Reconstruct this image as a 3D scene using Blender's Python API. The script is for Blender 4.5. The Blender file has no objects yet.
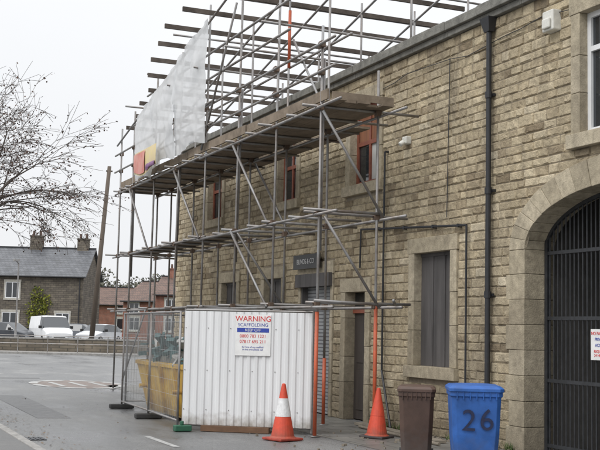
import bpy, math, random
from mathutils import Vector, Matrix, noise
random.seed(7)
sc=bpy.context.scene
rnd=random.uniform

# ------------------------------------------------------------ helpers
class B:
    def __init__(s): s.v=[];s.f=[];s.m=[];s.c=[];s.M=None
    def add(s,vs,fs,mi=0,col=0.5):
        n=len(s.v)
        for p in vs:
            p=Vector(p)
            if s.M is not None: p=s.M@p
            s.v.append(p); s.c.append(col)
        for f in fs:
            s.f.append([i+n for i in f]); s.m.append(mi)
    def box(s,x0,x1,y0,y1,z0,z1,mi=0,col=0.5):
        vs=[(x0,y0,z0),(x1,y0,z0),(x1,y1,z0),(x0,y1,z0),(x0,y0,z1),(x1,y0,z1),(x1,y1,z1),(x0,y1,z1)]
        s.add(vs,[(0,3,2,1),(4,5,6,7),(0,1,5,4),(1,2,6,5),(2,3,7,6),(3,0,4,7)],mi,col)
    def beam(s,p0,p1,w,h,mi=0,col=0.5):
        p0=Vector(p0);p1=Vector(p1);d=(p1-p0).normalized()
        up=Vector((0,0,1))
        if abs(d.z)>.95: up=Vector((0,1,0))
        r=d.cross(up).normalized();u=r.cross(d)
        vs=[]
        for p in(p0,p1):
            for a,b in((-1,-1),(1,-1),(1,1),(-1,1)): vs.append(p+r*a*w/2+u*b*h/2)
        s.add(vs,[(0,3,2,1),(4,5,6,7),(0,1,5,4),(1,2,6,5),(2,3,7,6),(3,0,4,7)],mi,col)
    def tube(s,p0,p1,r0,r1=None,n=8,mi=0,col=0.5,cap=True):
        if r1 is None:r1=r0
        p0=Vector(p0);p1=Vector(p1);d=(p1-p0)
        if d.length<1e-6:return
        d.normalize();a=Vector((0,0,1)) if abs(d.z)<.9 else Vector((1,0,0))
        u=d.cross(a).normalized();w=d.cross(u)
        vs=[]
        for p,r in((p0,r0),(p1,r1)):
            for i in range(n):
                t=2*math.pi*i/n; vs.append(p+u*r*math.cos(t)+w*r*math.sin(t))
        fs=[(i,(i+1)%n,n+(i+1)%n,n+i) for i in range(n)]
        if cap: fs+= [tuple(range(n))[::-1],tuple(range(n,2*n))]
        s.add(vs,fs,mi,col)
    def lathe(s,cx,cy,prof,n=20,mi=0):
        vs=[];fs=[]
        for r,z in prof:
            for i in range(n):
                t=2*math.pi*i/n; vs.append((cx+r*math.cos(t),cy+r*math.sin(t),z))
        for k in range(len(prof)-1):
            for i in range(n):
                fs.append((k*n+i,k*n+(i+1)%n,(k+1)*n+(i+1)%n,(k+1)*n+i))
        s.add(vs,fs,mi)
    def finish(s,name,mats,parent=None,smooth=False,bevel=0,loc=None):
        me=bpy.data.meshes.new(name)
        me.from_pydata([tuple(p) for p in s.v],[],s.f)
        for m in mats: me.materials.append(m)
        me.polygons.foreach_set("material_index",s.m)
        at=me.color_attributes.new("Col",'FLOAT_COLOR','POINT')
        flat=[]
        for c in s.c: flat+= [c,c,c,1]
        at.data.foreach_set("color",flat)
        if smooth: me.polygons.foreach_set("use_smooth",[True]*len(me.polygons))
        me.update()
        o=bpy.data.objects.new(name,me); sc.collection.objects.link(o)
        if parent: o.parent=parent
        if bevel:
            md=o.modifiers.new("bev",'BEVEL'); md.width=bevel; md.segments=2; md.limit_method='ANGLE'
        return o
def empty(name,loc=(0,0,0),rz=0):
    e=bpy.data.objects.new(name,None); sc.collection.objects.link(e); e.location=loc; e.rotation_euler=(0,0,rz); return e

# ------------------------------------------------------------ materials
def newmat(name):
    m=bpy.data.materials.new(name); m.use_nodes=True
    nt=m.node_tree; b=nt.nodes["Principled BSDF"]; return m,nt,b
def pbr(name,col,rough=.7,metal=0,var=.25,scale=6,bump=0,col2=None,detail=6,bscale=None,spec=None,streak=False,rvar=0,foot=None):
    m,nt,b=newmat(name); N=nt.nodes.new; L=nt.links.new
    tc=N('ShaderNodeTexCoord')
    mp=N('ShaderNodeMapping'); L(tc.outputs['Object'],mp.inputs[0])
    if streak: mp.inputs['Scale'].default_value=(1,1,.12)
    n=N('ShaderNodeTexNoise'); n.inputs['Scale'].default_value=scale; n.inputs['Detail'].default_value=detail; n.inputs['Roughness'].default_value=.65
    L(mp.outputs[0],n.inputs['Vector'])
    r=N('ShaderNodeValToRGB'); r.color_ramp.elements[0].position=.3; r.color_ramp.elements[1].position=.7
    c2=col2 if col2 else tuple(c*(1-var) for c in col)
    c1=col if col2 else tuple(min(1,c*(1+var*.6)) for c in col)
    r.color_ramp.elements[0].color=(*c2,1); r.color_ramp.elements[1].color=(*c1,1)
    L(n.outputs['Fac'],r.inputs[0])
    out=r.outputs[0]
    if foot:
        sx=N('ShaderNodeSeparateXYZ'); L(tc.outputs['Object'],sx.inputs[0])
        n4=N('ShaderNodeTexNoise'); n4.inputs['Scale'].default_value=9; n4.inputs['Detail'].default_value=7; L(tc.outputs['Object'],n4.inputs['Vector'])
        ma=N('ShaderNodeMath'); ma.operation='MULTIPLY_ADD'; ma.inputs[1].default_value=-foot[0]*2.2; L(n4.outputs['Fac'],ma.inputs[0]); L(sx.outputs['Z'],ma.inputs[2])
        mr=N('ShaderNodeMapRange'); mr.inputs[1].default_value=-foot[0]*.9; mr.inputs[2].default_value=foot[0]*.3; mr.inputs[3].default_value=.75; mr.inputs[4].default_value=0
        L(ma.outputs[0],mr.inputs[0])
        mx=N('ShaderNodeMix'); mx.data_type='RGBA'; mx.inputs['B'].default_value=(*foot[1],1); L(mr.outputs[0],mx.inputs['Factor']); L(out,mx.inputs['A']); out=mx.outputs['Result']
    L(out,b.inputs['Base Color'])
    b.inputs['Roughness'].default_value=rough; b.inputs['Metallic'].default_value=metal
    if spec is not None: b.inputs['Specular IOR Level'].default_value=spec
    if rvar:
        mr=N('ShaderNodeMapRange'); mr.inputs[1].default_value=.3; mr.inputs[2].default_value=.7
        mr.inputs[3].default_value=rough-rvar; mr.inputs[4].default_value=rough+rvar
        L(n.outputs['Fac'],mr.inputs[0]); L(mr.outputs[0],b.inputs['Roughness'])
    if bump:
        n2=N('ShaderNodeTexNoise'); n2.inputs['Scale'].default_value=bscale or scale*6; n2.inputs['Detail'].default_value=5
        L(tc.outputs['Object'],n2.inputs['Vector'])
        bp=N('ShaderNodeBump'); bp.inputs['Strength'].default_value=bump; bp.inputs['Distance'].default_value=.02
        L(n2.outputs['Fac'],bp.inputs['Height']); L(bp.outputs[0],b.inputs['Normal'])
    return m

def stone_mat(name,stops,soot=.45,bump=.9,bs=30):
    m,nt,b=newmat(name); N=nt.nodes.new; L=nt.links.new
    at=N('ShaderNodeAttribute'); at.attribute_name="Col"
    r=N('ShaderNodeValToRGB'); cr=r.color_ramp
    cr.elements[0].position=stops[0][0]; cr.elements[0].color=(*stops[0][1],1)
    cr.elements[1].position=stops[-1][0]; cr.elements[1].color=(*stops[-1][1],1)
    for p,c in stops[1:-1]:
        e=cr.elements.new(p); e.color=(*c,1)
    L(at.outputs['Fac'],r.inputs[0])
    tc=N('ShaderNodeTexCoord')
    n=N('ShaderNodeTexNoise'); n.inputs['Scale'].default_value=9; n.inputs['Detail'].default_value=8; n.inputs['Roughness'].default_value=.7
    L(tc.outputs['Object'],n.inputs['Vector'])
    mr=N('ShaderNodeMapRange'); mr.inputs[1].default_value=.3; mr.inputs[2].default_value=.7; mr.inputs[3].default_value=.64; mr.inputs[4].default_value=1.26
    L(n.outputs['Fac'],mr.inputs[0])
    sx=N('ShaderNodeSeparateXYZ'); L(tc.outputs['Object'],sx.inputs[0])
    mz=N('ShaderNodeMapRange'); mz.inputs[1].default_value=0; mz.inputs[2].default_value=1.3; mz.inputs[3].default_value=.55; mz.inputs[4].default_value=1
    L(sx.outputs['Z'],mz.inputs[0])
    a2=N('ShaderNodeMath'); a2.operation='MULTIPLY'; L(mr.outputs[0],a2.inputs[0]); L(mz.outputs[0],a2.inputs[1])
    mx=N('ShaderNodeVectorMath'); mx.operation='SCALE'; L(r.outputs[0],mx.inputs[0]); L(a2.outputs[0],mx.inputs['Scale'])
    n3=N('ShaderNodeTexNoise'); n3.inputs['Scale'].default_value=.8; n3.inputs['Detail'].default_value=8; n3.inputs['Roughness'].default_value=.62
    mp=N('ShaderNodeMapping'); mp.inputs['Scale'].default_value=(1,1,.45); L(tc.outputs['Object'],mp.inputs[0]); L(mp.outputs[0],n3.inputs['Vector'])
    mr3=N('ShaderNodeMapRange'); mr3.inputs[1].default_value=.44; mr3.inputs[2].default_value=.68; mr3.inputs[3].default_value=0; mr3.inputs[4].default_value=soot
    L(n3.outputs['Fac'],mr3.inputs[0])
    n5=N('ShaderNodeTexNoise'); n5.inputs['Scale'].default_value=1.0; n5.inputs['Detail'].default_value=6
    mp5=N('ShaderNodeMapping'); mp5.inputs['Scale'].default_value=(1,4.5,.28); L(tc.outputs['Object'],mp5.inputs[0]); L(mp5.outputs[0],n5.inputs['Vector'])
    mr5=N('ShaderNodeMapRange'); mr5.inputs[1].default_value=.52; mr5.inputs[2].default_value=.7; mr5.inputs[3].default_value=0; mr5.inputs[4].default_value=.55
    L(n5.outputs['Fac'],mr5.inputs[0])
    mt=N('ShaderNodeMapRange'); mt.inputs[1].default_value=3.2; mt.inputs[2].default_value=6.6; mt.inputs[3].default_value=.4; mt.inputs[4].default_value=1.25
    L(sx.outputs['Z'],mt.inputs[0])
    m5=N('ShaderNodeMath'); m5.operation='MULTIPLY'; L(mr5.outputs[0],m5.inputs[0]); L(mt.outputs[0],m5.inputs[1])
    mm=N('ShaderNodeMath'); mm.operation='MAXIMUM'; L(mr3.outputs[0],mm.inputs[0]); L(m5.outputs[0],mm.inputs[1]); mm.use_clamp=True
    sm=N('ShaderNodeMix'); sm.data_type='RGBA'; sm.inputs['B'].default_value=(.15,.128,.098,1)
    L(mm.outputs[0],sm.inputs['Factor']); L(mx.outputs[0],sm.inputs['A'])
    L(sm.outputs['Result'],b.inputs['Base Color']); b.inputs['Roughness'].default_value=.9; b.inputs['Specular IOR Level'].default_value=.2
    n2=N('ShaderNodeTexNoise'); n2.inputs['Scale'].default_value=bs; n2.inputs['Detail'].default_value=6; n2.inputs['Roughness'].default_value=.6
    L(tc.outputs['Object'],n2.inputs['Vector'])
    bp=N('ShaderNodeBump'); bp.inputs['Strength'].default_value=bump; bp.inputs['Distance'].default_value=.03
    L(n2.outputs['Fac'],bp.inputs['Height']); L(bp.outputs[0],b.inputs['Normal'])
    return m
def brick_mat(name,c1,c2,mort,w,h,ms=.015,rough=.85,bump=.4,vert=True):
    m,nt,b=newmat(name); N=nt.nodes.new; L=nt.links.new
    tc=N('ShaderNodeTexCoord')
    sx=N('ShaderNodeSeparateXYZ'); L(tc.outputs['Object'],sx.inputs[0])
    ad=N('ShaderNodeMath'); ad.operation='ADD'; L(sx.outputs['X'],ad.inputs[0]); L(sx.outputs['Y'],ad.inputs[1])
    cb=N('ShaderNodeCombineXYZ')
    if vert: L(ad.outputs[0],cb.inputs[0]); L(sx.outputs['Z'],cb.inputs[1])
    else: L(sx.outputs['X'],cb.inputs[0]); L(sx.outputs['Y'],cb.inputs[1])
    br=N('ShaderNodeTexBrick'); br.inputs['Scale'].default_value=1; br.inputs['Brick Width'].default_value=w; br.inputs['Row Height'].default_value=h
    br.inputs['Mortar Size'].default_value=ms; br.inputs['Color1'].default_value=(*c1,1); br.inputs['Color2'].default_value=(*c2,1); br.inputs['Mortar'].default_value=(*mort,1)
    L(cb.outputs[0],br.inputs['Vector'])
    n=N('ShaderNodeTexNoise'); n.inputs['Scale'].default_value=1.5; n.inputs['Detail'].default_value=8; L(tc.outputs['Object'],n.inputs['Vector'])
    mr=N('ShaderNodeMapRange'); mr.inputs[1].default_value=.3; mr.inputs[2].default_value=.7; mr.inputs[3].default_value=.65; mr.inputs[4].default_value=1.2
    L(n.outputs['Fac'],mr.inputs[0])
    mx=N('ShaderNodeVectorMath'); mx.operation='SCALE'; L(br.outputs['Color'],mx.inputs[0]); L(mr.outputs[0],mx.inputs['Scale'])
    L(mx.outputs[0],b.inputs['Base Color']); b.inputs['Roughness'].default_value=rough
    bp=N('ShaderNodeBump'); bp.inputs['Strength'].default_value=bump; bp.inputs['Distance'].default_value=.02; bp.invert=True
    L(br.outputs['Fac'],bp.inputs['Height']); L(bp.outputs[0],b.inputs['Normal'])
    return m
def glass(name,col=(.02,.025,.03),rough=.05):
    m,nt,b=newmat(name); b.inputs['Base Color'].default_value=(*col,1); b.inputs['Roughness'].default_value=rough; b.inputs['Specular IOR Level'].default_value=.9
    return m

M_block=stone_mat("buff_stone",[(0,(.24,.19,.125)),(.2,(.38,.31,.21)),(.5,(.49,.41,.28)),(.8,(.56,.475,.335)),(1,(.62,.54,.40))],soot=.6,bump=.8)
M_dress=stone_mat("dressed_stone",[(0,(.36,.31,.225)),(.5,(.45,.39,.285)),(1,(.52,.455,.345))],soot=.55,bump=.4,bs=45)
M_mortar=pbr("mortar",(.26,.22,.165),.95,var=.3,scale=5,bump=.4)
M_cope=pbr("coping_stone",(.20,.195,.175),.85,var=.45,scale=5,bump=.4)
M_black=pbr("black_iron",(.022,.023,.027),.45,var=.3,scale=8,spec=.5)
M_gate=pbr("gate_paint",(.03,.032,.036),.5,var=.4,scale=10)
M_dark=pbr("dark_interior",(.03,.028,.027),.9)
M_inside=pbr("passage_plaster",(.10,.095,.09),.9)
M_board=pbr("window_boarding",(.10,.093,.092),.75,var=.45,scale=4,streak=True)
M_brownboard=pbr("brown_boarding",(.24,.10,.05),.75,var=.4,scale=4,streak=True)
M_darkdoor=pbr("dark_door",(.055,.045,.04),.6,var=.4,scale=4,streak=True)
M_white=pbr("white_upvc",(.75,.76,.77),.35,var=.08,scale=3)
M_panerefl=pbr("painted_pane_reflection",(.52,.52,.50),.7,var=.12,scale=5)  # whitish reflection in the lower sash pane, painted in as a pale colour
M_redframe=pbr("red_brown_frame",(.24,.075,.045),.5,var=.35)
M_glass=glass("window_glass")
M_galv=pbr("galvanised_tube",(.34,.345,.35),.48,metal=.45,scale=2.6,rvar=.12,col2=(.18,.15,.13),detail=8)
M_rustt=pbr("rusty_tube",(.17,.12,.09),.7,metal=.3,var=.5,scale=4)
M_red=pbr("red_tube_paint",(.58,.11,.04),.5,scale=9,col2=(.36,.09,.045),detail=8)
M_timber=pbr("scaffold_board",(.27,.215,.16),.85,scale=3,bump=.3,col2=(.12,.092,.065),detail=9)
M_timberd=pbr("roof_timber",(.11,.09,.075),.85,var=.5,scale=3)
M_steelsh=brick_mat("roller_shutter_steel",(.32,.33,.34),(.28,.29,.30),(.10,.10,.11),30,.075,.012,.45,.8)

# ------------------------------------------------------------ STONE BUILDING
bld=empty("stone_building")
T0,T1,WT=5.0,30.8,6.62
tc_,a_,b_,zs_=11.40,2.03,.78,2.95
ops=[
 (15.49,16.68,1.14,3.06,'boarded'),
 (18.16,19.30,4.52,6.10,'sash'),
 (18.55,19.40,0.0,2.45,'door'),
 (20.1,21.6,0.0,2.85,'shutter'),
 (22.0,23.05,4.55,6.05,'sash2'),
 (22.7,23.75,1.05,2.85,'boarded'),
 (25.6,26.7,1.05,2.85,'boarded'),
 (26.9,28.0,4.55,6.05,'sash2'),
 (10.75,12.12,4.46,6.15,'upvc'),
 (tc_-a_,tc_+a_,0.0,zs_+b_,'arch'),
]
def sur(t0,t1,z0,z1,k):
    if k=='arch': return (t0-.02,t1+.02,z0,zs_)
    m=.2
    if k=='shutter': m=.12
    return (t0-m,t1+m,(z0-.24 if z0>0 else 0),z1+.26)
bk=B()
es_t=sorted(set([T0,T1]+[o[0] for o in ops]+[o[1] for o in ops])); es_z=sorted(set([0,WT]+[o[2] for o in ops]+[o[3] for o in ops]))
for i in range(len(es_t)-1):
    for j in range(len(es_z)-1):
        tm=(es_t[i]+es_t[i+1])/2; zm=(es_z[j]+es_z[j+1])/2
        if any(o[0]<tm<o[1] and o[2]<zm<o[3] for o in ops): continue
        bk.add([(-.006,es_t[i],es_z[j]),(-.006,es_t[i+1],es_z[j]),(-.006,es_t[i+1],es_z[j+1]),(-.006,es_t[i],es_z[j+1])],[(0,3,2,1)])
def arch_z(t,a=a_,b=b_):
    q=1-((t-tc_)/a)**2
    return zs_+b*math.sqrt(max(0,q))
n=40
for i in range(n):
    ta=tc_-a_+2*a_*i/n; tb=tc_-a_+2*a_*(i+1)/n
    bk.add([(-.006,ta,arch_z(ta)),(-.006,tb,arch_z(tb)),(-.006,tb,zs_+b_),(-.006,ta,zs_+b_)],[(0,3,2,1)])
bk.finish("mortar_backing",[M_mortar],bld)
bw=B(); z=0.0; course=0
while z<WT-.02:
    h=rnd(.12,.17)
    if z+h>WT-.06: h=WT-z
    zm=z+h/2
    iv=[(8.0,T1)]
    ex=[]
    for o in ops:
        s0,s1,q0,q1=sur(*o)
        if o[4]=='arch':
            if zm<zs_: ex.append((tc_-a_-.36,tc_+a_+.36))
            else:
                q=1-((zm-zs_)/(b_+.33))**2
                if q>0:
                    hw=(a_+.33)*math.sqrt(q); ex.append((tc_-hw,tc_+hw))
        elif q0<zm<q1: ex.append((s0,s1))
    for e in ex:
        niv=[]
        for i0,i1 in iv:
            if e[1]<=i0 or e[0]>=i1: niv.append((i0,i1)); continue
            if e[0]>i0: niv.append((i0,e[0]))
            if e[1]<i1: niv.append((e[1],i1))
        iv=niv
    for i0,i1 in iv:
        t=i0
        while t<i1-.01:
            w=rnd(.17,.44)
            if i1-(t+w)<.14: w=i1-t
            g=.0055; d=rnd(.014,.036); e=rnd(.010,.022)
            ya,yb,za,zb=t+g,t+w-g,z+g,z+h-g
            jj=lambda:rnd(-.006,.006)
            vs=[(0.0,ya,za),(0.0,yb,za),(0.0,yb,zb),(0.0,ya,zb)]
            k=[(ya+jj(),za+jj()),(yb+jj(),za+jj()),(yb+jj(),zb+jj()),(ya+jj(),zb+jj())]
            for y_,z_ in k: vs.append((-.009,y_,z_))
            nseg=4 if w>.3 else 3
            inner=[]
            for s_ in range(nseg+1):
                yy=ya+e+(yb-ya-2*e)*s_/nseg
                inner.append(((-d+rnd(-.008,.008)),yy+jj(),za+e+rnd(-.004,.006)))
            for s_ in range(nseg+1):
                yy=ya+e+(yb-ya-2*e)*s_/nseg
                inner.append(((-d+rnd(-.008,.008)),yy+jj(),zb-e+rnd(-.006,.004)))
            vs+=inner
            fs=[(0,4,5,1),(1,5,6,2),(2,6,7,3),(3,7,4,0)]
            o=8; m_=nseg+1
            bot=[o+i for i in range(m_)]; top=[o+m_+i for i in range(m_)]
            fs.append(tuple([4]+bot+[5])); fs.append(tuple([6]+top[::-1]+[7]))
            fs.append((5,bot[-1],top[-1],6)); fs.append((7,top[0],bot[0],4))
            for s_ in range(nseg): fs.append((bot[s_],top[s_],top[s_+1],bot[s_+1]))
            c=min(1,max(0,random.gauss(.5,.19)))
            if random.random()<.05: c=rnd(0,.2)
            bw.add(vs,fs,0,c)
            t+=w
    z+=h; course+=1
ob=bw.finish("coursed_stonework",[M_block],bld)
ds=B()
for o in ops:
    t0,t1,z0,z1,k=o
    if k=='arch': continue
    m=.2 if k!='shutter' else .12
    dx0=-.055; dp=.22
    for side in(0,1):
        zz=z0
        while zz<z1-.01:
            hh=rnd(.45,.8)
            if z1-(zz+hh)<.25: hh=z1-zz
            if side==0: ds.box(dx0+rnd(-.003,.003),dp,t0-m,t0,zz+.003,zz+hh-.003,0,rnd(.1,.9))
            else: ds.box(dx0+rnd(-.003,.003),dp,t1,t1+m,zz+.003,zz+hh-.003,0,rnd(.1,.9))
            zz+=hh
    ds.box(dx0-.008,dp,t0-m-.03,t1+m+.03,z1,z1+.26,0,rnd(.2,.8))
    if z0>0: ds.box(dx0-.06,dp,t0-m-.04,t1+m+.04,z0-.2,z0-.002,0,rnd(.3,.8))
for side in(-1,1):
    zz=0; i=0
    while zz<zs_-.01:
        hh=.37
        if zs_-(zz+hh)<.2: hh=zs_-zz
        w=.39 if i%2 else .47
        e0=tc_+side*a_; e1=tc_+side*(a_+w)
        ds.box(-.042+rnd(-.005,.005),.5,min(e0,e1),max(e0,e1),zz+.003,zz+hh-.003,0,rnd(.1,.9))
        zz+=hh;i+=1
nv=19
for i in range(nv):
    A0=math.pi*i/nv+.002; A1=math.pi*(i+1)/nv-.002
    vs=[]; xo=-.044+rnd(-.004,.004)
    for x_ in(xo,.5):
        for A,ra,rb in((A0,0,0),((A0+A1)/2,0,0),(A1,0,0),(A1,.39,.39),((A0+A1)/2,.39,.39),(A0,.39,.39)):
            vs.append((x_,tc_+(a_+ra)*math.cos(A),zs_+(b_+rb)*math.sin(A)))
    fs=[(0,1,2,3,4,5),(11,10,9,8,7,6)]+[(j,j+6,(j+1)%6+6,(j+1)%6) for j in range(6)]
    ds.add(vs,fs,0,rnd(.15,.85))
ds.finish("dressed_stone_surrounds",[M_dress],bld,bevel=.008)
cp=B(); t=T0
while t<T1:
    w=rnd(.9,1.2); w=min(w,T1-t)
    cp.box(-.17+rnd(-.006,.006),.32,t+.004,t+w-.004,WT+.10,WT+.255+rnd(-.008,.008))
    cp.box(-.10,.27,t+.004,t+w-.004,WT+.0,WT+.10)
    t+=w
cp.finish("parapet_coping",[M_cope],bld,bevel=.012)
sh=B()
sh.box(.5,9,T1-.3,T1,0,WT-.02); sh.box(.5,9,T0,T0+.3,0,WT-.02); sh.box(8.7,9,T0+.3,T1-.3,0,WT-.02)
sh.box(0.003,.5,T1-.3,T1,0,WT-.02); sh.box(0.003,.5,T0,T0+.3,0,WT-.02)
sh.finish("rear_and_end_walls",[brick_mat("rubble_stone",(.30,.24,.17),(.22,.17,.12),(.16,.14,.10),.35,.15)],bld)
rf=B(); rf.box(.32,8.7,T0+.3,T1-.3,6.2,6.35); rf.box(.02,.32,T0+.3,T1-.3,6.3,6.6)
rf.finish("roof_deck",[pbr("roof_felt",(.07,.07,.075),.8)],bld)
ps=B()
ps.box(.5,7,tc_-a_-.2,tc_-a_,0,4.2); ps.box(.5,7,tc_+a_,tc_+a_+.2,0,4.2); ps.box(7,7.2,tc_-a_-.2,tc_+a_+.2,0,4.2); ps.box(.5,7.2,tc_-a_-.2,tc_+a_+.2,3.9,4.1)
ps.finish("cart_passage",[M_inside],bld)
wb=B()
for o in ops:
    t0,t1,z0,z1,k=o
    if k=='boarded':
        wb.box(.10,.13,t0,t1,z0,z1,0)
        for q in(.33,.66):
            wb.box(.085,.099,t0+(t1-t0)*q-.02,t0+(t1-t0)*q+.02,z0+.01,z1-.01,0)
        wb.box(.08,.099,t0,t1,z1-.06,z1,0)
    elif k in('sash','sash2'):
        f=.08
        wb.box(.10,.16,t0,t0+f,z0,z1,2); wb.box(.10,.16,t1-f,t1,z0,z1,2)
        wb.box(.10,.16,t0+f,t1-f,z0,z0+f,2); wb.box(.10,.16,t0+f,t1-f,z1-f,z1,2)
        zm=z0+(z1-z0)*.52; wb.box(.095,.155,t0+f,t1-f,zm-.04,zm+.04,2)
        tm=(t0+t1)/2; wb.box(.098,.158,tm-.035,tm+.035,z0+f,z1-f,2)
        if k=='sash':
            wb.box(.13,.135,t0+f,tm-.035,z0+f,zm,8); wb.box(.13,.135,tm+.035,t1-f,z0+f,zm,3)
        else: wb.box(.13,.135,t0+f,t1-f,z0+f,zm,3)
        wb.box(.12,.135,t0+f,t1-f,zm+.03,z1-f,4 if k=='sash' else 3)
    elif k=='upvc':
        f=.075
        wb.box(.08,.15,t0,t0+f,z0,z1,1); wb.box(.08,.15,t1-f,t1,z0,z1,1)
        wb.box(.08,.15,t0+f,t1-f,z0,z0+f,1); wb.box(.08,.15,t0+f,t1-f,z1-f,z1,1)
        tm=(t0+t1)/2; wb.box(.075,.145,tm-.05,tm+.05,z0+f,z1-f,1)
        wb.box(.078,.142,t0+f,t1-f,z1-.55,z1-.48,1)
        wb.box(.12,.128,t0+f,t1-f,z0+f,z1-f,3)
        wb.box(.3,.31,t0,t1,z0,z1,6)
    elif k=='door':
        wb.box(.17,.21,t0,t1,0.02,2.05,7); wb.box(.12,.21,t0,t1,2.05,2.12,2); wb.box(.17,.18,t0,t1,2.12,z1,3)
        for a,b2 in((.2,.95),(1.1,1.9)):
            wb.box(.155,.169,t0+.12,t1-.12,a,b2,7)
    elif k=='shutter':
        wb.box(.10,.13,t0,t1,0.02,z1-.25,5); wb.box(-.14,.2,t0-.1,t1+.1,z1-.25,z1+.02,0)
        wb.box(-.03,.1,t0,t0+.06,0,z1-.25,0); wb.box(-.03,.1,t1-.06,t1,0,z1-.25,0)
wb.finish("windows_and_doors",[M_board,M_white,M_redframe,M_glass,M_brownboard,M_steelsh,M_dark,M_darkdoor,M_panerefl],bld)
ss=B(); ss.box(-.17,-.12,20.45,21.75,2.98,3.28,0)
ss.finish("shop_sign_board",[pbr("sign_black",(.03,.03,.032),.4)],bld)
def text(name,s,size,loc,rot,mat,parent,ext=.002,align='CENTER',sx=1):
    c=bpy.data.curves.new(name,'FONT'); c.body=s; c.size=size; c.extrude=ext; c.align_x=align; c.align_y='CENTER'
    c.materials.append(mat); o=bpy.data.objects.new(name,c); sc.collection.objects.link(o)
    o.location=loc; o.rotation_euler=rot; o.scale=(sx,1,1); o.parent=parent; return o
M_txtw=pbr("sign_white",(.76,.76,.75),.5,var=.1,scale=8)
M_txtr=pbr("sign_red",(.6,.03,.03),.5,var=.1)
M_txtb=pbr("sign_blue",(.03,.06,.35),.5,var=.1)
M_txtg=pbr("sign_grey_letters",(.5,.5,.5),.5,var=.1)
FR=(math.pi/2,0,-math.pi/2)
text("shop_sign_lettering","BLINDS & CO",.15,(-.174,21.1,3.13),FR,M_txtg,bld)
pp=B()
pp.tube((-.10,14.3,.12),(-.10,14.3,6.42),.042,n=12)
for zz in(.9,2.3,3.9,5.4): pp.tube((-.10,14.3,zz-.05),(-.10,14.3,zz+.05),.056,n=12); pp.box(-.06,0,14.22,14.38,zz-.02,zz+.02)
pp.add([(-.2,14.17,6.62),(-.02,14.17,6.62),(-.02,14.43,6.62),(-.2,14.43,6.62),(-.15,14.23,6.4),(-.05,14.23,6.4),(-.05,14.37,6.4),(-.15,14.37,6.4)],[(0,1,2,3),(7,6,5,4),(0,4,5,1),(1,5,6,2),(2,6,7,3),(3,7,4,0)])
pp.tube((-.10,14.3,.12),(-.2,14.3,.03),.042,n=12)
pp.tube((-.085,17.76,5.0),(-.085,17.76,1.0),.02); pp.tube((-.085,17.76,1.0),(-.3,17.0,.05),.022)
pp.tube((-.075,17.76,5.0),(0,17.76,5.0),.02)
pp.tube((-.08,18.7,3.63),(-.08,14.95,3.42),.02); pp.tube((-.08,14.95,3.42),(-.08,14.95,.9),.018)
pp.tube((-.08,18.7,3.63),(-.08,18.72,2.9),.018)
for yy in(18,17,16,15.2): pp.box(-.1,0,yy-.02,yy+.02,3.42+(yy-14.95)*.056-.03,3.42+(yy-14.95)*.056+.03)
pv_=None
for i in range(41):
    y_=10.5+i*.5; zc=6.25-.05*math.sin(i*.9)-.02*math.sin(i*2.3) if y_<30.5 else 6.2
    q_=(-.05,y_,zc)
    if pv_: pp.tube(pv_,q_,.007,n=5,cap=False)
    pv_=q_
pp.tube((-.05,15.55,6.27),(-.055,15.6,3.6),.008,n=5)
pp.finish("rainwater_pipes",[M_black],bld,smooth=False)
lm=B(); lm.box(-.16,0,12.58,12.84,6.02,6.32); lm.box(-.2,-.16,12.62,12.80,6.05,6.2)
lm.box(-.12,0,16.9,17.06,5.02,5.16); lm.tube((-.12,16.98,5.06),(-.2,16.98,5.0),.05)
lm.finish("alarm_box_and_lamp",[pbr("yellowed_plastic",(.66,.65,.60),.5,var=.2,scale=12)],bld,bevel=.02)

# ------------------------------------------------------------ GATE
gate=empty("iron_gate")
g=B(); gx=.33
t=tc_-a_+.05
while t<tc_+a_-.02:
    g.tube((gx,t,.06),(gx,t,arch_z(t)-.01),.011,n=6); t+=.095
for zz in(.12,1.05,1.95,2.9): g.box(gx-.02,gx+.02,tc_-a_+.02,tc_+a_-.02,zz-.025,zz+.025)
for t in(tc_-a_+.05,tc_-.05,tc_+.05,tc_+a_-.05): g.box(gx-.028,gx+.028,t-.03,t+.03,.04,min(arch_z(t),3.7)-.02)
prev=None
for i in range(33):
    A=math.pi*i/32; p=(gx,tc_+(a_-.03)*math.cos(A),zs_+(b_-.03)*math.sin(A))
    if prev: g.beam(prev,p,.04,.05)
    prev=p
g.finish("gate_bars",[M_gate],gate)
gs=empty("no_parking_sign"); s=B(); s.box(.285,.295,11.93,12.33,1.38,1.80); s.finish("sign_plate",[M_txtw],gs)
text("line_a","NO PARKING",.062,(.283,12.13,1.74),FR,M_txtr,gs)
text("line_b","PRIVATE",.06,(.283,12.13,1.66),FR,M_txtb,gs)
text("line_c","ACCESS",.06,(.283,12.13,1.58),FR,M_txtb,gs)
text("line_d","REQUIRED\n24 HOURS",.055,(.283,12.13,1.47),FR,M_txtr,gs)

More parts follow.
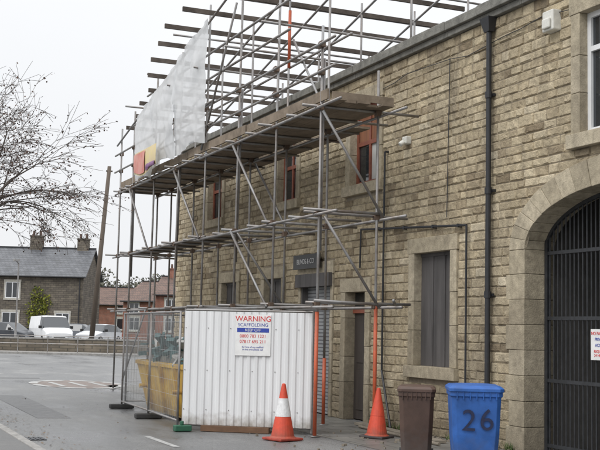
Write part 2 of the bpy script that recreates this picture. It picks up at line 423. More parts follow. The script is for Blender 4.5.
# ------------------------------------------------------------ SCAFFOLDING
sca=empty("scaffolding")
XO,XI=-2.05,-.98
ts=[16.3,18.3,20.3,22.3,24.3,26.3,28.3,29.6]
R=.0245
def rz(t): return 8.36-.2*(t-22)
tb=B(); cps=[]
def T(p0,p1,mi=0): tb.tube(p0,p1,R,n=8,mi=mi)
def coup(p): cps.append(p)
for i,t in enumerate(ts):
    topo={0:6.75}.get(i,rz(t)+rnd(.1,.6)); topi={0:6.1}.get(i,rz(t)+rnd(0,.5))
    ln=rnd(-.05,.05)
    T((XO,t,.03),(XO+ln,t+rnd(-.04,.04),topo),0); T((XI,t,.03),(XI+rnd(-.04,.04),t,topi),0)
    if i%2==0: T((XO+.055,t+.05,3.0),(XO+.055+ln,t+.05,5.0+rnd(0,1.5)))
    for zz in(2.12,3.6,5.36):
        T((XO-rnd(.15,.35),t+.055,zz+.03),(XI+rnd(.5,.85),t+.055,zz+.03+rnd(-.02,.02)))
        coup((XO,t+.02,zz)); coup((XI,t+.02,zz))
    for x in(XO,XI): tb.box(x-.075,x+.075,t-.075,t+.075,0.004,.012)
for i in range(len(ts)-1):
    tm=(ts[i]+ts[i+1])/2
    T((XO-.2,tm,5.39),(XI+.7,tm,5.39))
    T((XO-.12,tm,3.63),(XI+.2,tm,3.63))
for x in(XO-.05,XI+.05):
    for zz in(2.1,3.58,5.34):
        a0=15.45+rnd(-.2,.2)
        T((x,a0,zz+rnd(-.03,.03)),(x,22.5,zz)); T((x+.03,22.1,zz+.05),(x+.03,30.1,zz))
for zz in(5.95,6.42):
    T((XO-.05,15.7,zz),(XO-.05,22.2,zz)); T((XO-.08,21.7,zz+.04),(XO-.08,30,zz))
    for t in ts: coup((XO,t,zz))
for zz in (7.0,7.55):
    T((XO-.05,17.6,zz),(XO-.05,28.6-(zz-7)*3,zz)); 
T((XI+.05,17.5,7.05),(XI+.05,29,6.95))
for x in(XO-.06,XI,.9,2.2):
    T((x,18.2,rz(18.2)-.08),(x,29.9,rz(29.9)-.08)); 
T((-.1,18.4,rz(18.4)-.1),(-.1,29.3,rz(29.3)-.1))
T((1.6,17.6,7.7),(1.6,29.5,7.3)); T((2.5,17.2,7.15),(2.5,29.5,7.1))
for x in(.9,2.2):
    for t in(18.6,20.8,23,25.2,27.4,29.4): T((x,t,6.35),(x,t,rz(t)+.15))
for t,dz in((18.9,.05),(20.0,.1),(21.2,.06),(23.3,.12),(25.4,.08),(27.4,.05)):
    T((XO-.5,t,rz(t)+dz),(3.4,t,rz(t)+dz))
for t in(18.3,20.3,22.3,24.3): T((XO-.3,t+.05,7.3),(2.6,t+.05,7.25))
br=[((18.3,2.1),(20.3,3.6)),((20.3,5.3),(18.35,3.6)),((22.3,3.6),(24.3,5.3)),((26.3,2.1),(28.3,.3)),((26.3,3.6),(28.3,5.3)),((22.3,5.5),(20.3,8.2))]
for (a,b2),(c,d) in br: T((XO-.09,a,b2),(XO-.09,c,d))
for (a,b2),(c,d) in (((20.3,3.6),(22.3,5.3)),((18.3,5.4),(20.3,7.6))): T((XI+.09,a,b2),(XI+.09,c,d))
T((XO,16.22,5.3),(XI+.1,16.22,3.55)); T((XO+.05,16.2,3.55),(XI,16.2,2.1)); T((XO,20.22,3.6),(XI,20.22,2.1))
T((XO-.3,16.25,3.66),(XI+.05,16.25,3.66)); T((XO-.1,16.2,2.18),(XI+.15,16.2,2.14))
T((XI-.1,15.5,2.2),(-.1,17.2,2.12))
tb.finish("tubes",[M_galv],sca,smooth=True)
ct=B()
for p in cps:
    ct.box(p[0]-.045,p[0]+.045,p[1]-.045,p[1]+.06,p[2]-.04,p[2]+.06)
    ct.tube((p[0]-.08,p[1],p[2]+.02),(p[0]+.03,p[1],p[2]+.02),.01,n=6)
ct.finish("couplers",[M_rustt],sca,bevel=.01)
rd=B()
for x,t,z0,z1 in((XO,16.3,.02,2.0),(XI,16.3,.02,2.15),(XI,20.3,7.0,8.2),(XO,18.3,.02,.5),(XI,18.3,.02,1.2)): rd.tube((x,t,z0),(x,t,z1),.032,n=12)
rd.finish("red_sleeves",[M_red],sca,smooth=True)
bd=B()
for r_ in range(5):
    x=XO+.03+r_*.228; t=15.95+rnd(-.16,.16)
    while t<29.6:
        l=min(3.9,29.8-t)
        bd.box(x,x+.22,t+.01,t+l-.01,5.415+rnd(0,.006),5.453+rnd(0,.006),0,rnd(0,1)); t+=l
for r_ in range(2): 
    x=XI+.2+r_*.23; bd.box(x,x+.22,17.9,21.8,5.416,5.455); bd.box(x,x+.22,21.85,29.2,5.418,5.457)
for r_ in range(3):
    x=XO+.15+r_*.23; bd.box(x,x+.22,21.9+rnd(-.1,.1),28.9,3.655,3.695)
for t0_,t1_ in((16.05,19.75),(19.8,23.5),(23.55,27.2),(27.25,29.6)):
    zt=5.465+rnd(0,.012); bd.beam((XO+rnd(-.01,.01),t0_,zt+.085),(XO+rnd(-.01,.01),t1_,zt+.085+rnd(-.01,.01)),.034,.17)
bd.box(XO+.05,XI+.1,15.96,15.985,5.46,5.58)
bd.beam((XO+.4,16.0,5.48),(XO+.75,19.6,5.48),.22,.035); bd.beam((XO+.35,16.3,5.52),(XO+.6,19.9,5.52),.22,.035)
bd.finish("scaffold_boards",[M_timber],sca)
rb=B()
k=0; t=19.3
while t<29.4:
    f=(t-22)/6.8; xe=-2.9+.8*max(0,f)+rnd(-.12,.12)
    rb.beam((xe,t,rz(t)+.02),(3.2+rnd(-.3,.4),t+rnd(-.05,.05),rz(t)+.02),.05,.10); t+=.86
rb.finish("roof_beams",[M_timberd],sca)
def sheet(B_,t0,t1,zlo,zhi,x0,nt,nz,amp,mi=0,seed=0):
    vs=[];fs=[]
    for i in range(nt+1):
        t=t0+(t1-t0)*i/nt
        for j in range(nz+1):
            lo=zlo(t);hi=zhi(t); q=j/nz
            zz=lo+(hi-lo)*q
            nn=noise.noise(Vector((t*1.1+seed,zz*.9,seed)))*amp+noise.noise(Vector((t*3+zz*2.2,zz*1.2-t,seed+4)))*amp*.4+abs(noise.noise(Vector((t*4-zz*2.5,zz*1.5+t,seed+9))))*amp*.4
            ty=t+noise.noise(Vector((zz*1.5,seed,t*.2)))*.09
            vs.append((x0-abs(nn)*1.0-.1*math.sin(q*math.pi)*amp*6*abs(math.sin(t*1.57)),ty,zz+ (.07*math.sin(t*3.1) if j==0 else 0)))
    for i in range(nt):
        for j in range(nz):
            a=i*(nz+1)+j; fs.append((a,a+1,a+nz+2,a+nz+1))
    B_.add(vs,fs,mi)
m,nt,b=newmat("debris_sheeting"); N=nt.nodes.new; L=nt.links.new
b.inputs['Base Color'].default_value=(.82,.83,.84,1); b.inputs['Roughness'].default_value=.45
tr=N('ShaderNodeBsdfTranslucent'); tr.inputs[0].default_value=(.78,.80,.82,1)
tp=N('ShaderNodeBsdfTransparent')
mx=N('ShaderNodeMixShader'); mx.inputs[0].default_value=.45; L(b.outputs[0],mx.inputs[1]); L(tr.outputs[0],mx.inputs[2])
mx2=N('ShaderNodeMixShader'); 
nn=N('ShaderNodeTexNoise'); nn.inputs['Scale'].default_value=1.2; nn.inputs['Detail'].default_value=4
tcn=N('ShaderNodeTexCoord'); L(tcn.outputs['Object'],nn.inputs['Vector'])
mrn=N('ShaderNodeMapRange'); mrn.inputs[1].default_value=.35; mrn.inputs[2].default_value=.65; mrn.inputs[3].default_value=.02; mrn.inputs[4].default_value=.16
L(nn.outputs['Fac'],mrn.inputs[0]); L(mrn.outputs[0],mx2.inputs[0])
L(mx.outputs[0],mx2.inputs[1]); L(tp.outputs[0],mx2.inputs[2]); L(mx2.outputs[0],nt.nodes['Material Output'].inputs[0])
M_sheet=m
sb=B()
sheet(sb,21.95,24.1,lambda t:5.66,lambda t:rz(t)-.08,XO-.12,40,44,.13,0,1)
sheet(sb,24.0,26.0,lambda t:5.58,lambda t:rz(t)-.16,XO-.16,40,40,.13,0,6)
sheet(sb,25.95,27.5,lambda t:5.40,lambda t:rz(t)-.12,XO-.12,36,36,.12,0,11)
sb.finish("sheeting",[M_sheet],sca,smooth=True)
bne=empty("advertising_banner",(XO-.42,25.6,5.7),0)
def banner(t0,t1,z0,z1,off,mat,nm):
    bn=B(); bn.M=Matrix.Translation((-(XO-.42),-25.6,-5.7))
    sheet(bn,t0,t1,lambda t:z0,lambda t:z1,XO-off,18,8,.035,0,3); bn.finish(nm,[mat],bne,smooth=True)
banner(24.7,26.6,5.42,5.98,.40,pbr("banner_yellow",(.66,.55,.22),.6,scale=3,col2=(.62,.50,.36)),"vinyl")
banner(25.6,26.58,5.46,5.94,.425,pbr("banner_pink",(.55,.17,.14),.6,scale=3,col2=(.60,.32,.27)),"printed_panel")
banner(24.74,25.5,5.45,5.58,.425,pbr("banner_purple",(.22,.10,.22),.6),"printed_strip")

# ------------------------------------------------------------ HOARDING
P0=Vector((-3.80,17.8,0)); P1=Vector((-1.98,16.6,0))
hd=empty("corrugated_hoarding"); dv=(P1-P0).normalized(); nv_=Vector((dv.y,-dv.x,0))
if nv_.dot(Vector((-9.42,0,0))-P0)<0: nv_=-nv_
Lh=(P1-P0).length
h=B(); npr=int(Lh/.125); prof=[]
for i in range(npr):
    s0=i*Lh/npr; w=Lh/npr
    prof+= [(s0,0),(s0+w*.35,0),(s0+w*.5,.018),(s0+w*.85,.018)]
prof.append((Lh,0))
vs=[]
for s_,d in prof:
    for zz in(.1,1.98): vs.append(P0+dv*s_+nv_*d+Vector((0,0,zz)))
h.add(vs,[(2*i,2*i+2,2*i+3,2*i+1) for i in range(len(prof)-1)])
M_hoard=pbr("white_profiled_sheet",(.74,.745,.75),.4,var=.14,scale=1.6,streak=True,detail=8,foot=(.22,(.24,.21,.17)))
h.finish("profiled_sheet",[M_hoard],hd)
h=B()
back=-nv_*.03
for q in(0,1): h.tube(P0+dv*(Lh*q)+back+Vector((0,0,.02)),P0+dv*(Lh*q)+back+Vector((0,0,2.02)),.02)
for zz in(.09,2.0): h.tube(P0+back+Vector((0,0,zz)),P1+back+Vector((0,0,zz)),.018)
for zz in(.35,1.0,1.7):
    for i in range(0,npr,3):
        c=P0+dv*((i+.17)*Lh/npr)+Vector((0,0,zz)); h.tube(c,c+nv_*.008,.009,n=6)
h.finish("frame",[M_galv],hd)
h=B(); h.beam(P0+dv*.35+nv_*.05+Vector((0,0,.05)),P0+dv*1.5+nv_*.06+Vector((0,0,.05)),.12,.09); h.finish("timber_plinth",[pbr("wet_timber",(.14,.075,.04),.7)],hd)
rzh=math.atan2(dv.y,dv.x)
ws=empty("warning_sign",tuple(P0+dv*1.18+nv_*.03+Vector((0,0,1.60))),rzh)
w=B(); w.box(-.30,.30,-.006,0,-.34,.34); w.finish("sign_plate",[M_txtw],ws)
fr=(math.pi/2,0,0)
text("line_a","WARNING",.125,(0,-.008,.265),fr,M_txtr,ws,.002)
text("line_b","SCAFFOLDING",.078,(0,-.008,.165),fr,M_txtb,ws,.001)
w=B(); w.box(-.27,.27,-.009,-.007,.045,.115); w.finish("blue_band",[M_txtb],ws)
text("line_c","KEEP OFF",.065,(0,-.011,.08),fr,M_txtw,ws,.001)
text("line_d","0800 783 1221",.074,(0,-.008,-.02),fr,M_txtr,ws,.001)
text("line_e","07817 695 211",.074,(0,-.008,-.11),fr,M_txtr,ws,.001)
text("line_f","for hire of any scaffold\nin this area please call",.04,(0,-.008,-.22),fr,M_txtb,ws,.001)

# ------------------------------------------------------------ MESH FENCE
M_wire=pbr("fence_wire",(.42,.43,.44),.5,metal=.4,var=.2)
M_rub=pbr("fence_foot_rubber",(.04,.04,.04),.8)
M_green=pbr("green_plastic",(.02,.10,.055),.6)
def heras(A,Bp,name,feet=True):
    e=empty(name); A=Vector(A);Bp=Vector(Bp);d=(Bp-A).normalized();Lf=(Bp-A).length
    f=B()
    for q in(0,1): f.tube(A+d*(Lf*q)+Vector((0,0,.03)),A+d*(Lf*q)+Vector((0,0,1.98)),.02)
    for zz in(.15,1.96): f.tube(A+Vector((0,0,zz)),Bp+Vector((0,0,zz)),.019)
    f.finish("frame",[M_galv],e,smooth=True)
    f=B(); s_=.05
    while s_<Lf: f.tube(A+d*s_+Vector((0,0,.15)),A+d*s_+Vector((0,0,1.96)),.0022,n=4,cap=False); s_+=.06
    for i in range(7):
        zz=.3+i*.25; f.tube(A+Vector((0,0,zz)),Bp+Vector((0,0,zz)),.0022,n=4)
    f.finish("wire_mesh",[M_wire],e)
    if feet:
        f=B(); pr=Vector((d.y,-d.x,0)); c=A+d*Lf
        f.beam(c-pr*.25+Vector((0,0,.05)),c+pr*.25+Vector((0,0,.05)),.18,.09)
        f.finish("feet",[M_rub],e,bevel=.02)
heras((-3.86,17.86,0),(-3.73,20.1,0),"mesh_fence_panel")
heras((-3.72,20.16,0),(-3.6,22.6,0),"mesh_fence_panel")
heras((-3.5,22.7,0),(-2.1,22.75,0),"mesh_fence_panel",False)
gb=empty("fence_foot"); f=B(); f.box(-4.0,-3.72,17.5,17.66,.003,.10); f.tube((-3.87,17.58,.10),(-3.87,17.58,.17),.035); f.finish("block",[M_green],gb,bevel=.02)

# ------------------------------------------------------------ SKIP
sk=empty("skip"); s=B(); M_yel=pbr("skip_yellow",(.66,.43,.06),.6,scale=3,detail=10,col2=(.33,.19,.06),foot=(.3,(.14,.10,.06)))
x0,x1,y0,y1=-3.5,-2.35,18.3,21.9
bx=[(x0+.12,y0+.5,.08),(x1-.12,y0+.5,.08),(x1-.12,y1-.5,.08),(x0+.12,y1-.5,.08)]
tx=[(x0,y0,1.0),(x1,y0,1.0),(x1,y1,1.0),(x0,y1,1.0)]
ti=[(x0+.05,y0+.06,1.0),(x1-.05,y0+.06,1.0),(x1-.05,y1-.06,1.0),(x0+.05,y1-.06,1.0)]
bi=[(x0+.17,y0+.56,.14),(x1-.17,y0+.56,.14),(x1-.17,y1-.56,.14),(x0+.17,y1-.56,.14)]
s.add(bx+tx+ti+bi,[(0,3,2,1)]+[(i,(i+1)%4,4+(i+1)%4,4+i) for i in range(4)]+[(4+i,4+(i+1)%4,8+(i+1)%4,8+i) for i in range(4)]+[(8+i,8+(i+1)%4,12+(i+1)%4,12+i) for i in range(4)]+[(12,13,14,15)])
for i in range(4): s.beam(tx[i],tx[(i+1)%4],.06,.08)
for yy in(y0+.9,y0+1.8,y0+2.7): s.beam((x0+.1,yy,.12),(x0-.03,yy,.97),.09,.05)
for yy in(y0+.7,y1-.7): s.tube((x0-.12,yy,.55),(x0+.1,yy,.55),.04)
s.finish("skip_body",[M_yel],sk)
s=B()
nx,ny=14,34; vs=[];fs=[]
for i in range(nx+1):
    for j in range(ny+1):
        u=i/nx;v=j/ny; zz=.88+.5*math.sin(math.pi*u)**.6*math.sin(math.pi*v)**.5+noise.noise(Vector((u*5,v*9,2)))*.2
        vs.append((x0+.06+(x1-x0-.12)*u,y0+.08+(y1-y0-.16)*v,zz))
for i in range(nx):
    for j in range(ny):
        a=i*(ny+1)+j; fs.append((a,a+ny+1,a+ny+2,a+1))
s.add(vs,fs); s.finish("rubble_heap",[pbr("rubble",(.10,.12,.115),.8,col2=(.22,.19,.15),scale=7,bump=.8)],sk)
s=B()
for i in range(170):
    p=Vector((rnd(x0+.1,x1-.15),rnd(y0+.2,y1-.2),rnd(1.05,1.45))); d=Vector((rnd(-1,1),rnd(-1,1),rnd(-.3,.6))).normalized()
    s.beam(p-d*rnd(.08,.35),p+d*rnd(.05,.3),rnd(.03,.18),rnd(.02,.09),random.choice([0,1,1,1,2]))
s.finish("debris",[pbr("broken_timber",(.20,.15,.1),.8),pbr("teal_wrap",(.06,.13,.13),.6,var=.4),pbr("pale_plaster",(.42,.42,.40),.8)],sk)

# ------------------------------------------------------------ CONES
M_cone=pbr("cone_orange",(.66,.075,.035),.5,scale=12,col2=(.50,.06,.03),detail=9,foot=(.16,(.20,.07,.045)))
M_refl=pbr("cone_reflective",(.68,.68,.68),.45,var=.2,scale=20)
M_cbr=pbr("cone_base_red",(.33,.05,.03),.65,var=.4,scale=10); M_cbb=pbr("cone_base_black",(.05,.04,.04),.65)
def cone(x,y,H,band,rot,tilt=0):
    e=empty("traffic_cone",(x,y,0),rot); e.rotation_euler=(tilt,0,rot)
    c=B(); s_=.23*H/.87
    c.box(-s_,s_,-s_,s_,.004,.045); c.finish("base",[M_cbr if band else M_cbb],e,bevel=.015)
    c=B(); r=lambda z_:.165*(1-z_/H)*H/.87+.028
    c.lathe(0,0,[(r(0)+.02,.045),(r(.07),.07)],24,0)
    if band:
        za,zb=.42*H,.74*H
        c.lathe(0,0,[(r(.07),.07),(r(za),za)],24,0); c.lathe(0,0,[(r(za)+.003,za),(r(zb)+.003,zb)],24,1); c.lathe(0,0,[(r(zb),zb),(r(H)+.002,H-.01),(.016,H),(0.001,H-.02)],24,0)
    else:
        c.lathe(0,0,[(r(.07),.07),(r(.45*H),.45*H),(r(.45*H)+.004,.451*H),(r(.65*H)+.003,.65*H),(r(.65*H),.651*H),(r(H)+.002,H-.01),(.016,H),(0.001,H-.02)],24,0)
    c.finish("cone_body",[M_cone,M_refl],e,smooth=False)
cone(-2.77,15.9,.87,True,.3); cone(-1.11,15.95,.80,False,.6,.03)

# ------------------------------------------------------------ WHEELIE BINS
def bin_(x,y,rot,W,D,H,col,label):
    e=empty("wheelie_bin",(x,y,0),rot)
    m=pbr("bin_plastic",col,.5,var=.35,scale=3.5,detail=10,bump=.08,bscale=120,rvar=.1,foot=(.35,tuple(c*.4+.05 for c in col)))
    b=B()
    def ring(w,d,z): 
        out=[];c=.05
        for sx,sy in((-1,-1),(1,-1),(1,1),(-1,1)):
            out+= ([(sx*(w/2),sy*(d/2-c),z),(sx*(w/2-c),sy*d/2,z)] if (sx*sy>0) else [(sx*(w/2-c),sy*d/2,z),(sx*(w/2),sy*(d/2-c),z)])
        return out
    zs=[.05,.12,.5,H-.14,H-.13,H-.07]
    wd=[(.78,.72),(.80,.74),(.89,.86),(.95,.95),(1.0,1.0),(1.0,1.0)]
    vs=[]
    for z_,(a,c) in zip(zs,wd): vs+=ring(W*a,D*c,z_)
    fs=[]
    for k in range(len(zs)-1):
        for i in range(8): fs.append((k*8+i,k*8+(i+1)%8,(k+1)*8+(i+1)%8,(k+1)*8+i))
    fs.append(tuple(range(8))[::-1]); b.add(vs,fs)
    for i in range(-3,4): b.box(i*W/8-.006,i*W/8+.006,-D/2-.012,-D/2+.02,H-.17,H-.075)
    b.finish("body",[m],e,bevel=.008)
    b=B(); vs=[]
    for w_,d_,z_ in((W*1.05,D*1.05,H-.075),(W*1.05,D*1.05,H-.035),(W*.92,D*.9,H-.005),(W*.6,D*.55,H+.005)): vs+=ring(w_,d_,z_)
    fs=[]
    for k in range(3):
        for i in range(8): fs.append((k*8+i,k*8+(i+1)%8,(k+1)*8+(i+1)%8,(k+1)*8+i))
    fs+=[tuple(range(8))[::-1],tuple(range(24,32))]; b.add(vs,fs)
    b.tube((-W*.42,D*.56,H-.06),(W*.42,D*.56,H-.06),.016); 
    for q in(-.4,.4): b.box(q*W-.02,q*W+.02,D*.48,D*.58,H-.08,H-.04)
    b.finish("lid",[m],e,bevel=.01)
    b=B()
    for q in(-1,1): b.tube((q*(W*.36),D*.38,.1),(q*(W*.47),D*.38,.1),.1,n=20)
    b.tube((-W*.4,D*.38,.1),(W*.4,D*.38,.1),.012)
    b.finish("wheels",[M_rub],e)
    if label:
        for ch,ox,oz,rr_ in((label[0],-.09,.0,.05),(label[1],.12,.012,-.04)):
            text("house_number",ch,.36,(ox,-D*.463-.006,H*.61+oz),(math.pi/2+.055,rr_,0),pbr("number_paint",(.010,.012,.035),.6,col2=(.014,.025,.08),scale=14),e,.002)
bin_(-2.08,11.55,math.radians(-20)-.12,.62,.74,1.09,(.025,.11,.38),"26")
bin_(-2.28,12.6,math.radians(-30),.47,.54,1.02,(.085,.05,.037),None)

# ------------------------------------------------------------ GROUND
def sheet_poly(name,pts,z,mat):
    b=B(); b.add([(x,y,z) for x,y in pts],[tuple(range(len(pts)))]); o=b.finish(name,[mat])
    return o
M_grass=pbr("grass_verge",(.06,.085,.03),.95,var=.5,scale=.8,bump=.5)
sheet_poly("ground",[(-700,-300),(700,-300),(700,900),(-700,900)],-.008,M_grass)
m,nt,b=newmat("wet_asphalt"); N=nt.nodes.new; L=nt.links.new
tc=N('ShaderNodeTexCoord')
n1=N('ShaderNodeTexNoise'); n1.inputs['Scale'].default_value=.35; n1.inputs['Detail'].default_value=8; n1.inputs['Roughness'].default_value=.62
mp=N('ShaderNodeMapping'); mp.inputs['Scale'].default_value=(1.8,.7,1); L(tc.outputs['Object'],mp.inputs[0]); L(mp.outputs[0],n1.inputs['Vector'])
n2=N('ShaderNodeTexNoise'); n2.inputs['Scale'].default_value=70; n2.inputs['Detail'].default_value=3; L(tc.outputs['Object'],n2.inputs['Vector'])
r=N('ShaderNodeValToRGB'); r.color_ramp.elements[0].position=.36; r.color_ramp.elements[1].position=.64
r.color_ramp.elements[0].color=(.085,.086,.088,1); r.color_ramp.elements[1].color=(.19,.19,.187,1); L(n1.outputs['Fac'],r.inputs[0])
mr=N('ShaderNodeMapRange'); mr.inputs[1].default_value=.3; mr.inputs[2].default_value=.7; mr.inputs[3].default_value=.5; mr.inputs[4].default_value=1.55; L(n2.outputs['Fac'],mr.inputs[0])
mx=N('ShaderNodeVectorMath'); mx.operation='SCALE'; L(r.outputs[0],mx.inputs[0]); L(mr.outputs[0],mx.inputs['Scale']); L(mx.outputs[0],b.inputs['Base Color'])
rr=N('ShaderNodeMapRange'); rr.inputs[1].default_value=.36; rr.inputs[2].default_value=.54; rr.inputs[3].default_value=.24; rr.inputs[4].default_value=.55; L(n1.outputs['Fac'],rr.inputs[0]); L(rr.outputs[0],b.inputs['Roughness'])
b.inputs['Specular IOR Level'].default_value=.5
bs_=N('ShaderNodeMapRange'); bs_.inputs[1].default_value=.36; bs_.inputs[2].default_value=.5; bs_.inputs[3].default_value=.12; bs_.inputs[4].default_value=.5; L(n1.outputs['Fac'],bs_.inputs[0])
bp=N('ShaderNodeBump'); bp.inputs['Distance'].default_value=.008; L(bs_.outputs[0],bp.inputs['Strength']); L(n2.outputs['Fac'],bp.inputs['Height']); L(bp.outputs[0],b.inputs['Normal'])
M_asph=m
def wy(x): return 67.9-.54*x
sheet_poly("road",[(-60,-20),(40,-20),(40,wy(40)-3),(-60,wy(-60)-3)],-.004,M_asph)
M_patch=pbr("asphalt_patch",(.105,.105,.106),.48,var=.4,scale=5,bump=.4,bscale=70,rvar=.15)
pa=B()
for pts in([(-5.7,20.5),(-5.1,20.4),(-4.9,27.0),(-5.6,27.2)],[(-7,36),(-3,35.2),(-2.9,35.9),(-6.9,36.8)]):
    pa.add([(x,y,0) for x,y in pts],[(0,1,2,3)])
pa.finish("road_repair_patches",[M_patch])
M_flag=brick_mat("paving_flags",(.19,.185,.17),(.15,.147,.14),(.07,.07,.065),.6,.6,.012,.5,.3,vert=False)
sheet_poly("footway_paving",[(-1.9,-10),(0,-10),(0,31.5),(-1.9,31.5)],0.0,M_flag)
M_kerb=pbr("kerb_stone",(.28,.27,.255),.7,var=.4,scale=5,bump=.3)
M_pave=pbr("tarmac_footway",(.12,.118,.115),.5,var=.4,scale=4,bump=.3,bscale=60,rvar=.15)
path=[(-6.75,-10)]+[(-6.75,y) for y in range(-4,20,2)]+[(-6.75-4*(1-math.cos(a*math.pi/16)),19+4*math.sin(a*math.pi/16)) for a in range(1,9)]+[(-30,23)]
pv=B(); pts=[(x-.0,y) for x,y in path]+[(-30,-10)]
pv.add([(x,y,.10) for x,y in pts],[tuple(range(len(pts)))]); pv.finish("left_pavement",[M_pave])
kb=B()
for i in range(len(path)-1):
    a=Vector((*path[i],0));b2=Vector((*path[i+1],0)); 
    if (b2-a).length<.05: continue
    d=(b2-a).normalized(); n_=max(1,int((b2-a).length/.9)); 
    for q in range(n_):
        p=a+(b2-a)*(q/n_)+d*.004; e=a+(b2-a)*((q+1)/n_)-d*.004
        kb.beam(p+Vector((0,0,.05)),e+Vector((0,0,.05)),.13,.13)
kb.finish("kerb",[M_kerb],bevel=.012)
fp=B(); fp.add([(-60,wy(-60)-3,.11),(40,wy(40)-3,.11),(40,wy(40),.11),(-60,wy(-60),.11),(-60,wy(-60)-3,-.02),(40,wy(40)-3,-.02)],[(0,1,2,3),(4,5,1,0)])
fp.finish("far_pavement",[M_kerb])
cpk=B(); cpk.add([(-80,wy(-80)+.3,.32),(60,wy(60)+.3,.32),(70,wy(70)+45,.32),(-80,wy(-80)+45,.32)],[(0,1,2,3)]); cpk.finish("car_park_ground",[M_pave])
M_mark=pbr("road_paint",(.50,.50,.48),.6,col2=(.20,.20,.20),scale=5,detail=8)
M_rsurf=pbr("buff_road_surfacing",(.19,.15,.13),.6,var=.4,scale=3)
mk=B()
def dash(x0,x1,y0,y1,mi=0,z=0): mk.add([(x0,y0,z),(x1,y0,z),(x1,y1,z),(x0,y1,z)],[(0,1,2,3)],mi)
dash(-4.70,-4.60,15.3,16.9)
cx,cy=-2.5,32.0
mk.add([(cx+1.3*math.cos(2*math.pi*i/40),cy+2.2*math.sin(2*math.pi*i/40),0) for i in range(40)],[tuple(range(40))],1)
for i in range(40):
    if i%5==4: continue
    a0=2*math.pi*i/40; a1=2*math.pi*(i+1)/40
    mk.add([(cx+r_*math.cos(a)*1.0,cy+r_*math.sin(a)*1.7,.004) for r_,a in((1.1,a0),(1.35,a0),(1.35,a1),(1.1,a1))],[(0,1,2,3)])
for i in (-2,0,2): dash(cx+i*.3-.08,cx+i*.3+.08,cy-1.1,cy+1.1,0,.004)
for i in range(14): dash(-9+i*1.5,-8.1+i*1.5,38.6,38.8)
mk.finish("road_markings",[M_mark,M_rsurf])
mh=B()
mh.box(-6.62,-6.25,16.6,17.0,-.001,.006)
for i in range(5): mh.box(-6.6+i*.07,-6.57+i*.07,16.62,16.98,.007,.012)
mh.finish("gully_cover",[M_black])
lb=B()
for i in range(160):
    x=rnd(-3.2,-.08) if random.random()<.5 else rnd(-.35,-.06); y=rnd(13.6,17.2); s_=rnd(.008,.035)
    lb.beam((x,y,s_*.5),(x+rnd(-1,1)*s_*2,y+rnd(-1,1)*s_*2,s_*.5),s_,s_,0)
lb.beam((-.55,14.9,.03),(-.3,18.2,.03),.2,.04); lb.tube((-.75,14.6,.03),(-.6,17.6,.03),.024)
lb.finish("site_debris",[pbr("stone_chips",(.22,.19,.15),.9,var=.4)])
random.seed(5)
lf2=B()
for i in range(420):
    if random.random()<.6: x=rnd(-6.65,-6.2)+abs(random.gauss(0,.25)); y=rnd(13,24)
    else: x=rnd(-6.5,-1.2); y=rnd(13,30)
    u=Vector((rnd(-1,1),rnd(-1,1),rnd(-.1,.1))).normalized()*rnd(.015,.035); w_=u.cross(Vector((0,0,1))).normalized()*rnd(.01,.02)
    c=Vector((x,y,.008)); lf2.add([c-u,c-w_,c+u,c+w_],[(0,1,2,3)],0,rnd(0,1))
def leafmat(name,c1,c2):
    m,nt,b=newmat(name); at_=nt.nodes.new('ShaderNodeAttribute'); at_.attribute_name="Col"
    r=nt.nodes.new('ShaderNodeValToRGB'); r.color_ramp.elements[0].color=(*c1,1); r.color_ramp.elements[1].color=(*c2,1)
    nt.links.new(at_.outputs['Fac'],r.inputs[0]); nt.links.new(r.outputs[0],b.inputs['Base Color']); b.inputs['Roughness'].default_value=.8; return m
lf2.finish("fallen_leaves",[leafmat("fallen_leaf",(.06,.035,.02),(.18,.11,.05))])
wd_=B()
for i in range(60):
    x=rnd(-.12,-.03); y=random.choice([13.9,14.5,15.2,16.9,17.5])+rnd(-.25,.25)
    for k in range(5):
        a=rnd(0,6.28); l=rnd(.05,.17); p=Vector((x,y,0)); q=p+Vector((math.cos(a)*l*.5-.02,math.sin(a)*l*.5,l))
        s2=Vector((math.sin(a),-math.cos(a),0))*.008
        wd_.add([p-s2,p+s2,q],[(0,1,2)],0,rnd(0,1))
wd_.finish("weeds",[leafmat("weed_leaves",(.04,.08,.02),(.11,.13,.04))])

# ------------------------------------------------------------ FAR SIDE
lw=B(); M_lw=brick_mat("low_wall_stone",(.19,.16,.12),(.13,.11,.085),(.09,.08,.065),.4,.16)
dW=Vector((1,-.54,0)).normalized()
a=Vector((-40,wy(-40),0)); b2=Vector((30,wy(30),0))
lw.beam(a+Vector((0,0,.42)),b2+Vector((0,0,.42)),.3,.84); 
low=lw.finish("low_stone_wall",[M_lw])
lc=B(); 
nn_=70
for i in range(nn_):
    p=a+(b2-a)*(i/nn_); q=a+(b2-a)*((i+1)/nn_)-dW*.01
    lc.beam(p+Vector((0,0,.88)),q+Vector((0,0,.88)),.38,.09)
lc.finish("wall_coping",[M_kerb],low)
rl=B()
for i in range(46):
    p=a+(b2-a)*(i/45)+Vector((-.9,-1.7,0))
    rl.tube(p+Vector((0,0,.1)),p+Vector((0,0,1.05)),.03,n=6)
for zz in(.6,1.05): rl.tube(a+Vector((-.9,-1.7,zz)),b2+Vector((-.9,-1.7,zz)),.025,n=6)
rl.finish("pedestrian_railing",[M_galv])

